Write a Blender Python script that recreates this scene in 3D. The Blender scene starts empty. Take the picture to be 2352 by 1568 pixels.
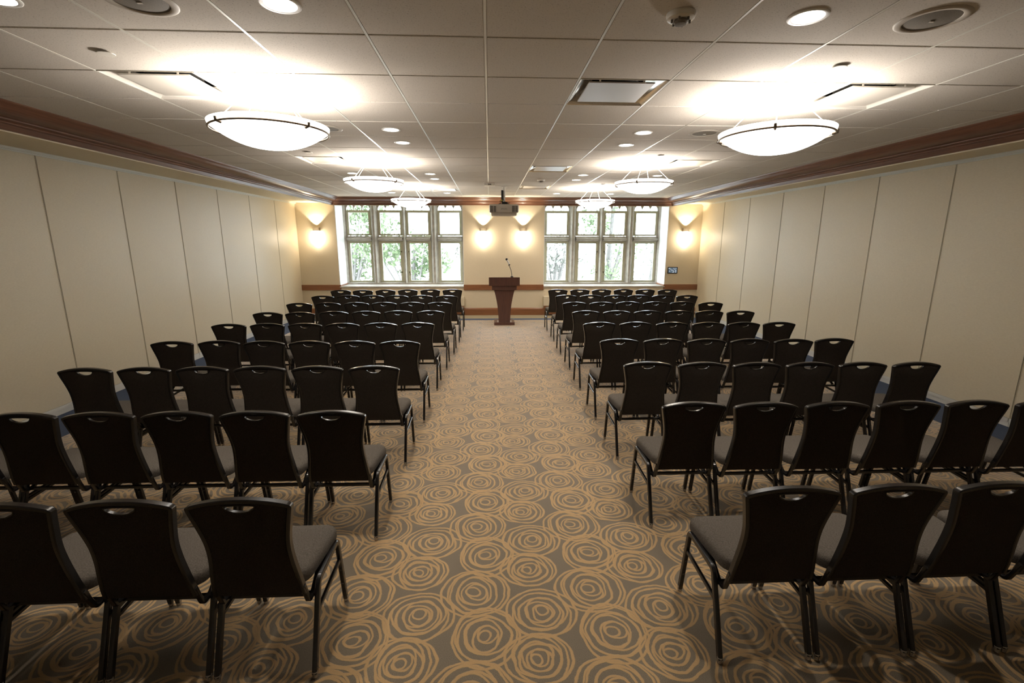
import bpy, bmesh, math, random
from mathutils import Vector, Matrix
from mathutils.geometry import delaunay_2d_cdt
random.seed(7)
sc = bpy.context.scene
COL = sc.collection
PI = math.pi

# ------------------------------------------------------------------ helpers
class MB:
    """mesh collector: boxes, sweeps and lathes that end up as ONE mesh object"""
    def __init__(s): s.v = []; s.f = []; s.mi = []; s.m = 0; s.T = None
    def add(s, vs, fs):
        o = len(s.v)
        for p in vs:
            p = Vector(p)
            s.v.append(s.T @ p if s.T is not None else p)
        for f in fs:
            s.f.append([i + o for i in f]); s.mi.append(s.m)
        return s
    def box(s, x0, x1, y0, y1, z0, z1):
        return s.add([(x0,y0,z0),(x1,y0,z0),(x1,y1,z0),(x0,y1,z0),(x0,y0,z1),(x1,y0,z1),(x1,y1,z1),(x0,y1,z1)],
                     [(0,3,2,1),(4,5,6,7),(0,1,5,4),(1,2,6,5),(2,3,7,6),(3,0,4,7)])
    def bbox(s, x0, x1, y0, y1, z0, z1, b=.004):
        """box with chamfered edges"""
        bm = bmesh.new()
        bmesh.ops.create_cube(bm, size=1)
        for v in bm.verts:
            v.co = Vector(((x0+x1)/2 + v.co.x*(x1-x0), (y0+y1)/2 + v.co.y*(y1-y0), (z0+z1)/2 + v.co.z*(z1-z0)))
        bmesh.ops.bevel(bm, geom=bm.edges[:], offset=b, segments=2, profile=.5, affect='EDGES')
        bm.verts.index_update()
        s.add([v.co.copy() for v in bm.verts], [[v.index for v in f.verts] for f in bm.faces]); bm.free()
        return s
    def sweep(s, path, prof, ref, closed=False, cap=True):
        """prof: (a, b) points; a along ref, b along (ref x tangent), mitred"""
        path = [Vector(p) for p in path]; ref = Vector(ref).normalized(); n = len(path); vs = []
        for i, p in enumerate(path):
            if closed: t0 = (p - path[i-1]).normalized(); t1 = (path[(i+1) % n] - p).normalized()
            else:
                t0 = (p - path[i-1]).normalized() if i else (path[1]-p).normalized()
                t1 = (path[i+1]-p).normalized() if i < n-1 else t0
            t = (t0+t1)
            t = t.normalized() if t.length > 1e-6 else t1
            nn = ref.cross(t).normalized()
            k = 1/max(.3, math.cos(t0.angle(t1)/2) if t0.length and t1.length else 1)
            for a, b in prof: vs.append(p + ref*a + nn*b*k)
        m = len(prof); fs = []
        for i in range(n if closed else n-1):
            j = (i+1) % n
            for q in range(m):
                r = (q+1) % m
                fs.append((i*m+q, i*m+r, j*m+r, j*m+q))
        if cap and not closed:
            fs.append(tuple(range(m))); fs.append(tuple((n-1)*m+q for q in reversed(range(m))))
        return s.add(vs, fs)
    def tube(s, path, r, seg=8, closed=False):
        path = [Vector(p) for p in path]; n = len(path); vs = []; ref = None
        for i, p in enumerate(path):
            a = path[i-1] if (i or closed) else p; b = path[(i+1) % n] if (i < n-1 or closed) else p
            t = (b-a).normalized()
            if ref is None: ref = t.orthogonal().normalized()
            ref = (ref - t*ref.dot(t)).normalized(); u = t.cross(ref)
            rr = r[i] if isinstance(r, (list, tuple)) else r
            for q in range(seg):
                w = 2*PI*q/seg; vs.append(p + (ref*math.cos(w)+u*math.sin(w))*rr)
        fs = []
        for i in range(n if closed else n-1):
            j = (i+1) % n
            for q in range(seg): fs.append((i*seg+q, i*seg+(q+1) % seg, j*seg+(q+1) % seg, j*seg+q))
        if not closed: fs += [tuple(reversed(range(seg))), tuple((n-1)*seg+q for q in range(seg))]
        return s.add(vs, fs)
    def lathe(s, prof, c, seg=24, ax='z'):
        c = Vector(c); vs = []; fs = []; n = len(prof)
        for r, z in prof:
            for q in range(seg):
                w = 2*PI*q/seg
                d = Vector((r*math.cos(w), r*math.sin(w), z))
                if ax == 'y': d = Vector((d.x, d.z, d.y))
                vs.append(c+d)
        for i in range(n-1):
            for q in range(seg): fs.append((i*seg+q, i*seg+(q+1) % seg, (i+1)*seg+(q+1) % seg, (i+1)*seg+q))
        if prof[0][0] > 1e-5: fs.append(tuple(reversed(range(seg))))
        if prof[-1][0] > 1e-5: fs.append(tuple((n-1)*seg+q for q in range(seg)))
        return s.add(vs, fs)
    def prism(s, poly, a0, a1, plane='xz'):
        """2-D polygon pushed from a0 to a1 along the third axis"""
        n = len(poly)
        def P(p, a):
            return {'xz': (p[0], a, p[1]), 'yz': (a, p[0], p[1]), 'xy': (p[0], p[1], a)}[plane]
        return s.add([P(p, a0) for p in poly]+[P(p, a1) for p in poly],
                     [tuple(range(n)), tuple(reversed(range(n, 2*n)))]+[(i, i+n, (i+1) % n+n, (i+1) % n) for i in range(n)])
    def mesh(s, name, mats, smooth=None):
        me = bpy.data.meshes.new(name); me.from_pydata([tuple(v) for v in s.v], [], s.f)
        for m in (mats if isinstance(mats, (list, tuple)) else [mats]): me.materials.append(m)
        me.polygons.foreach_set('material_index', s.mi)
        bm = bmesh.new(); bm.from_mesh(me); bmesh.ops.remove_doubles(bm, verts=bm.verts, dist=1e-5)
        bmesh.ops.recalc_face_normals(bm, faces=bm.faces); bm.to_mesh(me); bm.free()
        if smooth is not None:
            me.polygons.foreach_set('use_smooth', [True]*len(me.polygons))
            try: me.set_sharp_from_angle(angle=math.radians(smooth))
            except Exception: pass
        me.update()
        return me
    def build(s, name, mats, parent=None, smooth=None):
        o = bpy.data.objects.new(name, s.mesh(name, mats, smooth)); COL.objects.link(o)
        if parent is not None: o.parent = parent
        return o

def tag(o, label=None, cat=None, group=None, kind=None):
    if label: o['label'] = label
    if cat: o['category'] = cat
    if group: o['group'] = group
    if kind: o['kind'] = kind
    return o
def thing(name, loc, label, cat, group=None, rz=0):
    o = bpy.data.objects.new(name, None); COL.objects.link(o); o.location = loc; o.rotation_euler = (0, 0, rz)
    o.empty_display_size = .1
    return tag(o, label, cat, group)
def copy_tree(o, parent=None):
    c = o.copy(); COL.objects.link(c)
    if parent is not None: c.parent = parent
    for ch in list(o.children): copy_tree(ch, c)
    return c

# ------------------------------------------------------------------ materials
def new_mat(name):
    m = bpy.data.materials.new(name); m.use_nodes = True; nt = m.node_tree
    return m, nt, nt.nodes['Principled BSDF']
def N(nt, t, **kw):
    n = nt.nodes.new(t)
    for k, v in kw.items():
        if k == 'inp':
            for a, b in v.items(): n.inputs[a].default_value = b
        else: setattr(n, k, v)
    return n
def simple(name, col, rough=.5, metal=0, spec=.5, coat=0, emit=None, es=0):
    m, nt, b = new_mat(name)
    b.inputs['Base Color'].default_value = (*col, 1); b.inputs['Roughness'].default_value = rough
    b.inputs['Metallic'].default_value = metal; b.inputs['Specular IOR Level'].default_value = spec
    b.inputs['Coat Weight'].default_value = coat; b.inputs['Coat Roughness'].default_value = .15
    if emit: b.inputs['Emission Color'].default_value = (*emit, 1); b.inputs['Emission Strength'].default_value = es
    return m
def noisy(name, c0, c1, scale, rough=.7, bump=0, detail=4, stretch=(1, 1, 1), coat=0, spec=.5, metal=0, pos=(.35, .65)):
    m, nt, b = new_mat(name)
    tc = N(nt, 'ShaderNodeTexCoord'); mp = N(nt, 'ShaderNodeMapping'); mp.inputs['Scale'].default_value = stretch
    nt.links.new(tc.outputs['Object'], mp.inputs['Vector'])
    no = N(nt, 'ShaderNodeTexNoise', inp={'Scale': scale, 'Detail': detail, 'Roughness': .6})
    nt.links.new(mp.outputs[0], no.inputs['Vector'])
    cr = N(nt, 'ShaderNodeValToRGB'); cr.color_ramp.elements[0].color = (*c0, 1); cr.color_ramp.elements[1].color = (*c1, 1)
    cr.color_ramp.elements[0].position = pos[0]; cr.color_ramp.elements[1].position = pos[1]
    nt.links.new(no.outputs['Fac'], cr.inputs[0]); nt.links.new(cr.outputs[0], b.inputs['Base Color'])
    b.inputs['Roughness'].default_value = rough; b.inputs['Coat Weight'].default_value = coat
    b.inputs['Coat Roughness'].default_value = .18
    b.inputs['Specular IOR Level'].default_value = spec; b.inputs['Metallic'].default_value = metal
    if bump:
        bp = N(nt, 'ShaderNodeBump', inp={'Strength': bump, 'Distance': .002})
        nt.links.new(no.outputs['Fac'], bp.inputs['Height']); nt.links.new(bp.outputs[0], b.inputs['Normal'])
    return m

M = {}
M['frame'] = simple('black_enamel', (.011, .010, .010), .22, 0, .45, .22)
M['back_fabric'] = noisy('dark_back_fabric', (.022, .018, .015), (.042, .035, .029), 260, .9, .25, 2, spec=.12)
M['seat_fabric'] = noisy('grey_seat_fabric', (.068, .059, .050), (.135, .119, .103), 150, .92, .35, 3, stretch=(1, 2.4, 1), spec=.15)
M['glide'] = simple('glide_metal', (.45, .42, .38), .2, .8)
M['rivet'] = simple('rivet_metal', (.09, .08, .07), .3, .8)
M['crown'] = noisy('varnished_cherry', (.100, .042, .023), (.160, .072, .040), 7, .30, .03, 5, stretch=(.35, .35, 14), coat=.0, spec=.5)
M['rail'] = noisy('oak_rail', (.20, .078, .030), (.30, .125, .052), 9, .38, .05, 5, stretch=(.3, 4, 10), coat=.2)
M['podium'] = noisy('dark_mahogany', (.066, .024, .016), (.105, .042, .028), 12, .38, .03, 5, stretch=(6, 1, .4), coat=.15)
M['wall'] = noisy('cream_paint', (.70, .61, .455), (.73, .635, .475), 60, .8, .05, 3, spec=.2)
M['panel'] = noisy('panel_vinyl', (.600, .520, .380), (.655, .575, .425), 40, .46, .06, 5, stretch=(1, 1, 5), spec=.38)
M['seam'] = simple('seam_trim', (.50, .435, .31), .5)
M['seam_dark'] = simple('seam_gap', (.26, .20, .13), .7)
M['track'] = simple('track_white', (.62, .62, .56), .35, .2)
M['sweep'] = simple('sweep_white', (.62, .60, .55), .5)
M['white'] = simple('white_paint', (.78, .78, .76), .5)
M['cream'] = simple('cream_trim', (.70, .62, .46), .6)
M['stone'] = noisy('limestone', (.36, .335, .29), (.47, .44, .385), 9, .8, .2, 6, spec=.3)
M['casement'] = simple('casement_cream', (.52, .505, .36), .45)
M['brass'] = simple('old_bronze', (.10, .08, .04), .4, .8)
M['bracket'] = simple('sconce_band', (.55, .46, .34), .35, .5)
M['nickel'] = simple('bronze_nickel', (.25, .20, .15), .3, .9)
M['chrome'] = simple('mirror_aluminium', (.80, .78, .74), .22, 1)
M['satin_white'] = simple('satin_white', (.62, .585, .53), .3)
M['plaque'] = simple('satin_plate', (.36, .32, .285), .38, .35)
M['black'] = simple('black_plastic', (.012, .012, .013), .4)
M['dark'] = simple('duct_dark', (.012, .012, .012), .8)
M['plastic'] = simple('white_plastic', (.70, .67, .61), .4)
M['projwhite'] = simple('projector_shell', (.52, .48, .43), .4)
M['grey'] = simple('grey_print', (.16, .15, .15), .5)
M['grille'] = noisy('speaker_grille', (.13, .115, .095), (.20, .175, .145), 400, .6, .3, 1)
M['screen'] = simple('panel_screen', (.06, .09, .12), .3, emit=(.2, .3, .42), es=.35)
M['icon'] = simple('screen_icon', (.5, .5, .5), .5, emit=(.8, .9, 1), es=.8)
M['yellow'] = simple('yellow_tag', (.6, .6, .05), .6)
M['blue'] = noisy('blue_carpet', (.055, .072, .115), (.085, .105, .155), 300, .95, .4, 2, spec=.05)
M['tan'] = noisy('tan_carpet', (.26, .22, .15), (.32, .27, .19), 200, .95, .3, 2, spec=.05)
M['bark'] = noisy('bark', (.10, .095, .085), (.15, .14, .13), 6, .9, .5, 5)
M['terrace'] = noisy('pale_paving', (.55, .53, .5), (.7, .68, .65), .6, .9)
def leafmat(name, a, b):
    m = noisy(name, a, b, 1.3, .6, 0, 2, spec=.3)
    return m
M['leaf'] = leafmat('leaves_green', (.072, .105, .045), (.120, .155, .080))
M['leaf2'] = leafmat('leaves_olive', (.085, .09, .07), (.13, .13, .11))

def ceiling_mat():
    m, nt, b = new_mat('acoustic_tile'); L = nt.links.new
    tc = N(nt, 'ShaderNodeTexCoord')
    n1 = N(nt, 'ShaderNodeTexNoise', inp={'Scale': 125., 'Detail': 3., 'Roughness': .7}); L(tc.outputs['Object'], n1.inputs['Vector'])
    r1 = N(nt, 'ShaderNodeValToRGB'); e = r1.color_ramp.elements
    e[0].position = .34; e[0].color = (.36, .33, .285, 1); e[1].position = .42; e[1].color = (.600, .560, .505, 1)
    L(n1.outputs['Fac'], r1.inputs[0]); L(r1.outputs[0], b.inputs['Base Color'])
    bp = N(nt, 'ShaderNodeBump', inp={'Strength': .5, 'Distance': .0015}); L(r1.outputs[0], bp.inputs['Height']); L(bp.outputs[0], b.inputs['Normal'])
    b.inputs['Roughness'].default_value = .9; b.inputs['Specular IOR Level'].default_value = .15
    return m
M['tile'] = ceiling_mat()
M['tbar'] = simple('t_bar', (.66, .65, .59), .35)

def carpet_mat():
    m, nt, b = new_mat('rosette_carpet'); L = nt.links.new
    tc = N(nt, 'ShaderNodeTexCoord')
    dn = N(nt, 'ShaderNodeTexNoise', inp={'Scale': 9., 'Detail': 1.}); L(tc.outputs['Object'], dn.inputs['Vector'])
    dn2 = N(nt, 'ShaderNodeTexNoise', inp={'Scale': 55., 'Detail': 1.}); L(tc.outputs['Object'], dn2.inputs['Vector'])
    def vm(op, a, bb):
        n = N(nt, 'ShaderNodeVectorMath', operation=op)
        for i, q in enumerate((a, bb)):
            if isinstance(q, tuple): n.inputs[i].default_value = q
            else: L(q, n.inputs[i])
        return n.outputs['Value'] if op == 'LENGTH' else n.outputs[0]
    def mt(op, a, bb=None, c=None):
        n = N(nt, 'ShaderNodeMath', operation=op)
        for i, q in enumerate((a, bb, c)):
            if q is None: continue
            if isinstance(q, (int, float)): n.inputs[i].default_value = q
            else: L(q, n.inputs[i])
        return n.outputs[0]
    w1 = vm('MULTIPLY', vm('SUBTRACT', dn.outputs['Color'], (.5, .5, .5)), (.030, .030, 0))
    w2 = vm('MULTIPLY', vm('SUBTRACT', dn2.outputs['Color'], (.5, .5, .5)), (.0055, .0055, 0))
    p = vm('ADD', vm('ADD', tc.outputs['Object'], w1), w2)
    sp = N(nt, 'ShaderNodeSeparateXYZ'); L(p, sp.inputs[0])
    PX, PY = .632, .602
    motifs = [(-.033, 1.950, .173), (.213, 1.818, .150), (.252, 2.094, .172), (-.095, 2.246, .180)]
    rnd = random.Random(11); dmin = None
    for mi, (cx, cy, R) in enumerate(motifs):
        lx = mt('WRAP', mt('SUBTRACT', sp.outputs['X'], cx), PX/2, -PX/2)
        ly = mt('WRAP', mt('SUBTRACT', sp.outputs['Y'], cy), PY/2, -PY/2)
        cb = N(nt, 'ShaderNodeCombineXYZ'); L(lx, cb.inputs[0]); L(ly, cb.inputs[1])
        k = 8; ang = rnd.random()*6
        for i in range(k):
            f = 1-i*.116; r = R*f
            ang += 1.9+rnd.random()*1.4
            off = (0 if i == 0 else .0085+.006*rnd.random())
            ox, oy = off*math.cos(ang), off*math.sin(ang)
            q = 1+rnd.uniform(-.07, .07)
            d = vm('SUBTRACT', cb.outputs[0], (ox, oy, 0)); d = vm('MULTIPLY', d, (q, 1/q, 0))
            ln = N(nt, 'ShaderNodeVectorMath', operation='LENGTH'); L(d, ln.inputs[0])
            a = mt('ABSOLUTE', mt('SUBTRACT', ln.outputs['Value'], r*.985))
            if i in (0, 3): a = mt('MULTIPLY', a, .85)
            dmin = a if dmin is None else mt('MINIMUM', dmin, a)
    mask = N(nt, 'ShaderNodeMapRange', interpolation_type='SMOOTHSTEP')
    mask.inputs['From Min'].default_value = .0034; mask.inputs['From Max'].default_value = .0074
    mask.inputs['To Min'].default_value = 1; mask.inputs['To Max'].default_value = 0
    L(dmin, mask.inputs['Value'])
    pile = N(nt, 'ShaderNodeTexNoise', inp={'Scale': 420., 'Detail': 2.}); L(tc.outputs['Object'], pile.inputs['Vector'])
    cr = N(nt, 'ShaderNodeValToRGB'); e = cr.color_ramp.elements
    e[0].position = .36; e[0].color = (.120, .098, .072, 1); e[1].position = .64; e[1].color = (.270, .230, .175, 1); L(pile.outputs['Fac'], cr.inputs[0])
    cr2 = N(nt, 'ShaderNodeValToRGB'); e = cr2.color_ramp.elements
    e[0].position = .3; e[0].color = (.38, .252, .122, 1); e[1].position = .7; e[1].color = (.54, .370, .195, 1); L(pile.outputs['Fac'], cr2.inputs[0])
    mx = N(nt, 'ShaderNodeMix', data_type='RGBA')
    L(mask.outputs[0], mx.inputs['Factor']); L(cr.outputs[0], mx.inputs['A']); L(cr2.outputs[0], mx.inputs['B'])
    L(mx.outputs['Result'], b.inputs['Base Color'])
    b.inputs['Roughness'].default_value = .95; b.inputs['Specular IOR Level'].default_value = .06
    b.inputs['Sheen Weight'].default_value = .9; b.inputs['Sheen Roughness'].default_value = .35; b.inputs['Sheen Tint'].default_value = (.95, .95, 1, 1)
    hs = mt('ADD', mt('MULTIPLY', mask.outputs[0], .6), mt('MULTIPLY', pile.outputs['Fac'], .7))
    bp = N(nt, 'ShaderNodeBump', inp={'Strength': .5, 'Distance': .003}); L(hs, bp.inputs['Height']); L(bp.outputs[0], b.inputs['Normal'])
    return m
M['carpet'] = carpet_mat()

def glass_mat():
    m = bpy.data.materials.new('window_glass'); m.use_nodes = True; nt = m.node_tree; nt.nodes.clear()
    o = N(nt, 'ShaderNodeOutputMaterial'); t = N(nt, 'ShaderNodeBsdfTransparent'); g = N(nt, 'ShaderNodeBsdfGlossy')
    t.inputs[0].default_value = (.97, .985, .98, 1); g.inputs['Roughness'].default_value = .02
    mx = N(nt, 'ShaderNodeMixShader'); mx.inputs[0].default_value = .05
    nt.links.new(t.outputs[0], mx.inputs[1]); nt.links.new(g.outputs[0], mx.inputs[2]); nt.links.new(mx.outputs[0], o.inputs[0])
    return m
M['glass'] = glass_mat()
M['rod'] = simple('rod_white', (.8, .78, .74), .4)
def lamp_mat(name, col, st):
    return simple(name, (.8, .78, .74), .35, emit=col, es=st)
WARM = (1, .90, .77)
M['bowl'] = lamp_mat('lit_alabaster_glass', (1, .955, .89), 4.5)
M['lamp'] = lamp_mat('lit_lamp', (1, .93, .82), 14)
M['sconce_glass'] = lamp_mat('lit_sconce_glass', (1, .88, .68), 22)

# ------------------------------------------------------------------ room constants
ZC = 2.921                      # lay-in ceiling
XL, XR = -4.77, 5.39            # movable partitions
SL, SR = -3.86, 4.60            # soffit faces
YB = 12.12                      # window wall, room face
YW = 12.82                      # glass plane
YF = -2.6                       # wall behind the camera
TS = .6096; GX, GY = -.0128, 2.731
TILT = Matrix.Translation((0, YB, 0)) @ Matrix.Rotation(-.016, 4, 'Z') @ Matrix.Translation((0, -YB, 0))

def struct(mb, name, mats, smooth=None, parent=None):
    o = mb.build(name, mats, parent, smooth)
    if parent is None: o['kind'] = 'structure'
    return o

# ---- floor
f = MB(); f.add([(-4.2, -2.5, 0), (4.77, -2.5, 0), (4.77, 11.30, 0), (-4.2, 11.34, 0)], [(0, 1, 2, 3)])
f.m = 1
f.add([(XL-.1, YF-.1, 0), (-4.2, YF-.1, 0), (-4.2, 11.34, 0), (-4.2, 11.60, 0), (XL-.1, 11.62, 0)], [(0, 1, 2, 3, 4)])
f.add([(4.77, YF-.1, 0), (XR+.1, YF-.1, 0), (XR+.1, 11.50, 0), (4.77, 11.51, 0), (4.77, 11.30, 0)], [(0, 1, 2, 3, 4)])
f.add([(-4.2, 11.34, 0), (4.77, 11.30, 0), (4.77, 11.51, 0), (-4.2, 11.60, 0)], [(0, 1, 2, 3)])
f.add([(-4.2, YF-.1, 0), (4.77, YF-.1, 0), (4.77, -2.5, 0), (-4.2, -2.5, 0)], [(0, 1, 2, 3)])
f.m = 2
f.add([(XL-.1, 11.62, 0), (-4.2, 11.60, 0), (4.77, 11.51, 0), (XR+.1, 11.50, 0), (XR+.1, 12.9, 0), (XL-.1, 12.9, 0)], [(0, 1, 2, 3, 4, 5)])
f.m = 1
f.box(XL-.1, XR+.1, YF-.1, 12.9, -.2, -.004)
struct(f, 'floor', [M['carpet'], M['blue'], M['tan']])

# ---- ceiling: lay-in tiles, T-bar grid, soffits
DIFF = [(1, 1), (1, 7), (1, 11), (-4, 1), (-4, 6), (-2, 12), (4, 1), (4, 6), (4, 11)]
c = MB()
gx0, gx1 = SL+.02, SR-.02
c0, c1 = -7, 8
for i in range(c0, c1):
    for j in range(-9, 16):
        if (i, j) in DIFF: continue
        x0 = max(GX+i*TS+.0075, gx0); x1 = min(GX+(i+1)*TS-.0075, gx1)
        y0 = GY+j*TS+.0075; y1 = min(GY+(j+1)*TS-.0075, YB+.06)
        if x1-x0 < .03 or y1-y0 < .03 or y1 < YF: continue
        c.bbox(x0, x1, y0, y1, ZC, ZC+.014, .003)
c.m = 1; c.box(XL-.1, XR+.1, YF-.1, 12.9, 3.30, 3.32)
ceil_o = struct(c, 'ceiling', [M['tile'], M['white']])
g = MB()
for i in range(c0, c1+1):
    x = GX+i*TS
    if gx0 < x < gx1: g.box(x-.0065, x+.0065, YF, YB+.05, ZC-.0005, ZC+.03); g.box(x-.0115, x+.0115, YF, YB+.05, ZC+.006, ZC+.03)
for j in range(-8, 17):
    y = GY+j*TS
    if y < YB: g.box(gx0, gx1, y-.0115, y+.0115, ZC+.0048, ZC+.028)
g.build('ceiling_grid', M['tbar'], ceil_o)
s = MB()
s.box(XL-.1, SL, YF, 12.5, 2.79, 3.3); s.box(SR, XR+.1, YF, 12.5, 2.79, 3.3)
s.T = TILT; s.box(SL-.05, SR+.05, YB-.02, 12.45, 2.79, 3.3); s.T = None
s.build('soffit', M['cream'], ceil_o)

# crown moulding round the raised ceiling (mitred), one continuous run
prof = [(0, 0), (.0, .022), (.008, .026), (.040, .040), (.044, .048), (.050, .054), (.055, .054), (.063, .060), (.066, .074), (.072, .080), (.082, .080), (.087, .090),
        (.090, .112), (.097, .137), (.108, .160), (.122, .180), (.136, .194), (.152, .202), (.158, .212), (.170, .224), (.181, .228), (.181, 0)]
zb = 2.742
cr = MB()
pL = [(SL, YF, zb), (SL, YB+.02+.016*3.86, zb), (SR, YB+.02-.016*4.6, zb), (SR, YF, zb)]
cr.sweep(pL, [(a, -b) for a, b in prof], (0, 0, 1))
struct(cr, 'trim_1', M['crown'], 35)
lip = MB(); lip.sweep([(x, y, 2.730) for x, y, z in pL], [(0, 0.0), (0, -.010), (.0118, -.010), (.0118, 0)], (0, 0, 1))
struct(lip, 'trim_2', M['cream'])

# ---- partition walls
def partition(name, X, sgn, joints):
    w = MB(); w.box(min(X, X+sgn*.02)-.03*(sgn < 0), max(X, X+sgn*.02)+.03*(sgn > 0), YF, 12.3, 0, 2.85)
    wo = struct(w, name, M['seam_dark'])
    ys = joints
    for a, b in zip(ys[:-1], ys[1:]):
        p = MB(); x0, x1 = sorted((X-sgn*.025, X))
        K = 12; ln = b-a-.018           # panel faces bow very slightly
        pts = [(X, a+.009)]+[(X-sgn*(.018+.008*(1-(2*q/K-1)**2)), a+.009+ln*q/K) for q in range(K+1)]+[(X, b-.009)]
        p.prism(pts, .095, 2.755, 'xy')
        po = p.build('partition_panel', M['panel'], wo, 30)
        e = MB()
        for yy, d in ((a+.009, -1), (b-.009, 1)):
            e.box(min(X-sgn*.021, X), max(X-sgn*.021, X), min(yy, yy+d*.0055), max(yy, yy+d*.0055), .095, 2.755)
        e.build('edge_trim', M['seam'], po)
        q = MB(); q.box(*sorted((X-sgn*.032, X)), a+.006, b-.006, .055, .092); q.box(*sorted((X-sgn*.02, X)), a+.002, b-.002, 0, .052)
        q.build('bottom_seal', M['sweep'], po)
    t = MB(); t.box(*sorted((X-sgn*.055, X)), YF, 12.3, 2.765, 2.792); t.box(*sorted((X-sgn*.035, X)), YF, 12.3, 2.752, 2.765)
    t.build('track', M['track'], wo)
    return wo
JL = [-2.3, -1.18, -.06, 1.05, 2.16, 3.27, 4.38, 5.46, 6.57, 7.70, 8.82, 9.94, 11.07, 12.2]
JR = [-2.3, -1.20, -.10, 1.00, 2.12, 3.24, 4.36, 5.47, 6.56, 7.64, 8.72, 9.84, 10.92, 12.05]
partition('wall_left', XL, -1, JL)
partition('wall_right', XR, 1, JR)
wf = MB(); wf.box(XL-.1, XR+.1, YF-.1, YF, 0, 3.3); struct(wf, 'wall_front', M['wall'])

# ---- window wall
W1 = (-3.80, -.655); W2 = (1.375, 4.52)
wb = MB(); wb.T = TILT
for x0, x1 in ((XL-.3, W1[0]), (W1[1], W2[0]), (W2[1], XR+.3)): wb.box(x0, x1, YB, 12.98, 0, 3.3)
for x0, x1 in (W1, W2):
    wb.box(x0, x1, YB, 12.98, 0, .715); wb.box(x0, x1, 12.74, 12.98, 2.86, 3.3); wb.box(x0, x1, YB, 12.74, 2.95, 3.3)
struct(wb, 'wall_back', M['wall'])
r = MB(); r.T = TILT
for x0, x1 in ((XL, W1[0]+.002), (W1[1]-.012, W2[0]+.004), (W2[1], XR)): r.bbox(x0, x1, YB-.032, YB+.002, .650, .787, .006)
r.bbox(W1[0]-.002, W1[0]+.03, YB-.02, 12.70, .650, .787, .005); r.bbox(W2[1]-.03, W2[1]+.002, YB-.02, 12.70, .650, .787, .005)
struct(r, 'trim_3', M['rail'])
r = MB(); r.T = TILT
r.sweep([(XL, YB, 0), (XR, YB, 0)], [(0, -.0), (0, -.024), (.155, -.024), (.168, -.018), (.176, -.016), (.186, -.008), (.188, 0)], (0, 0, 1))
struct(r, 'baseboard_back', M['rail'])

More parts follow.
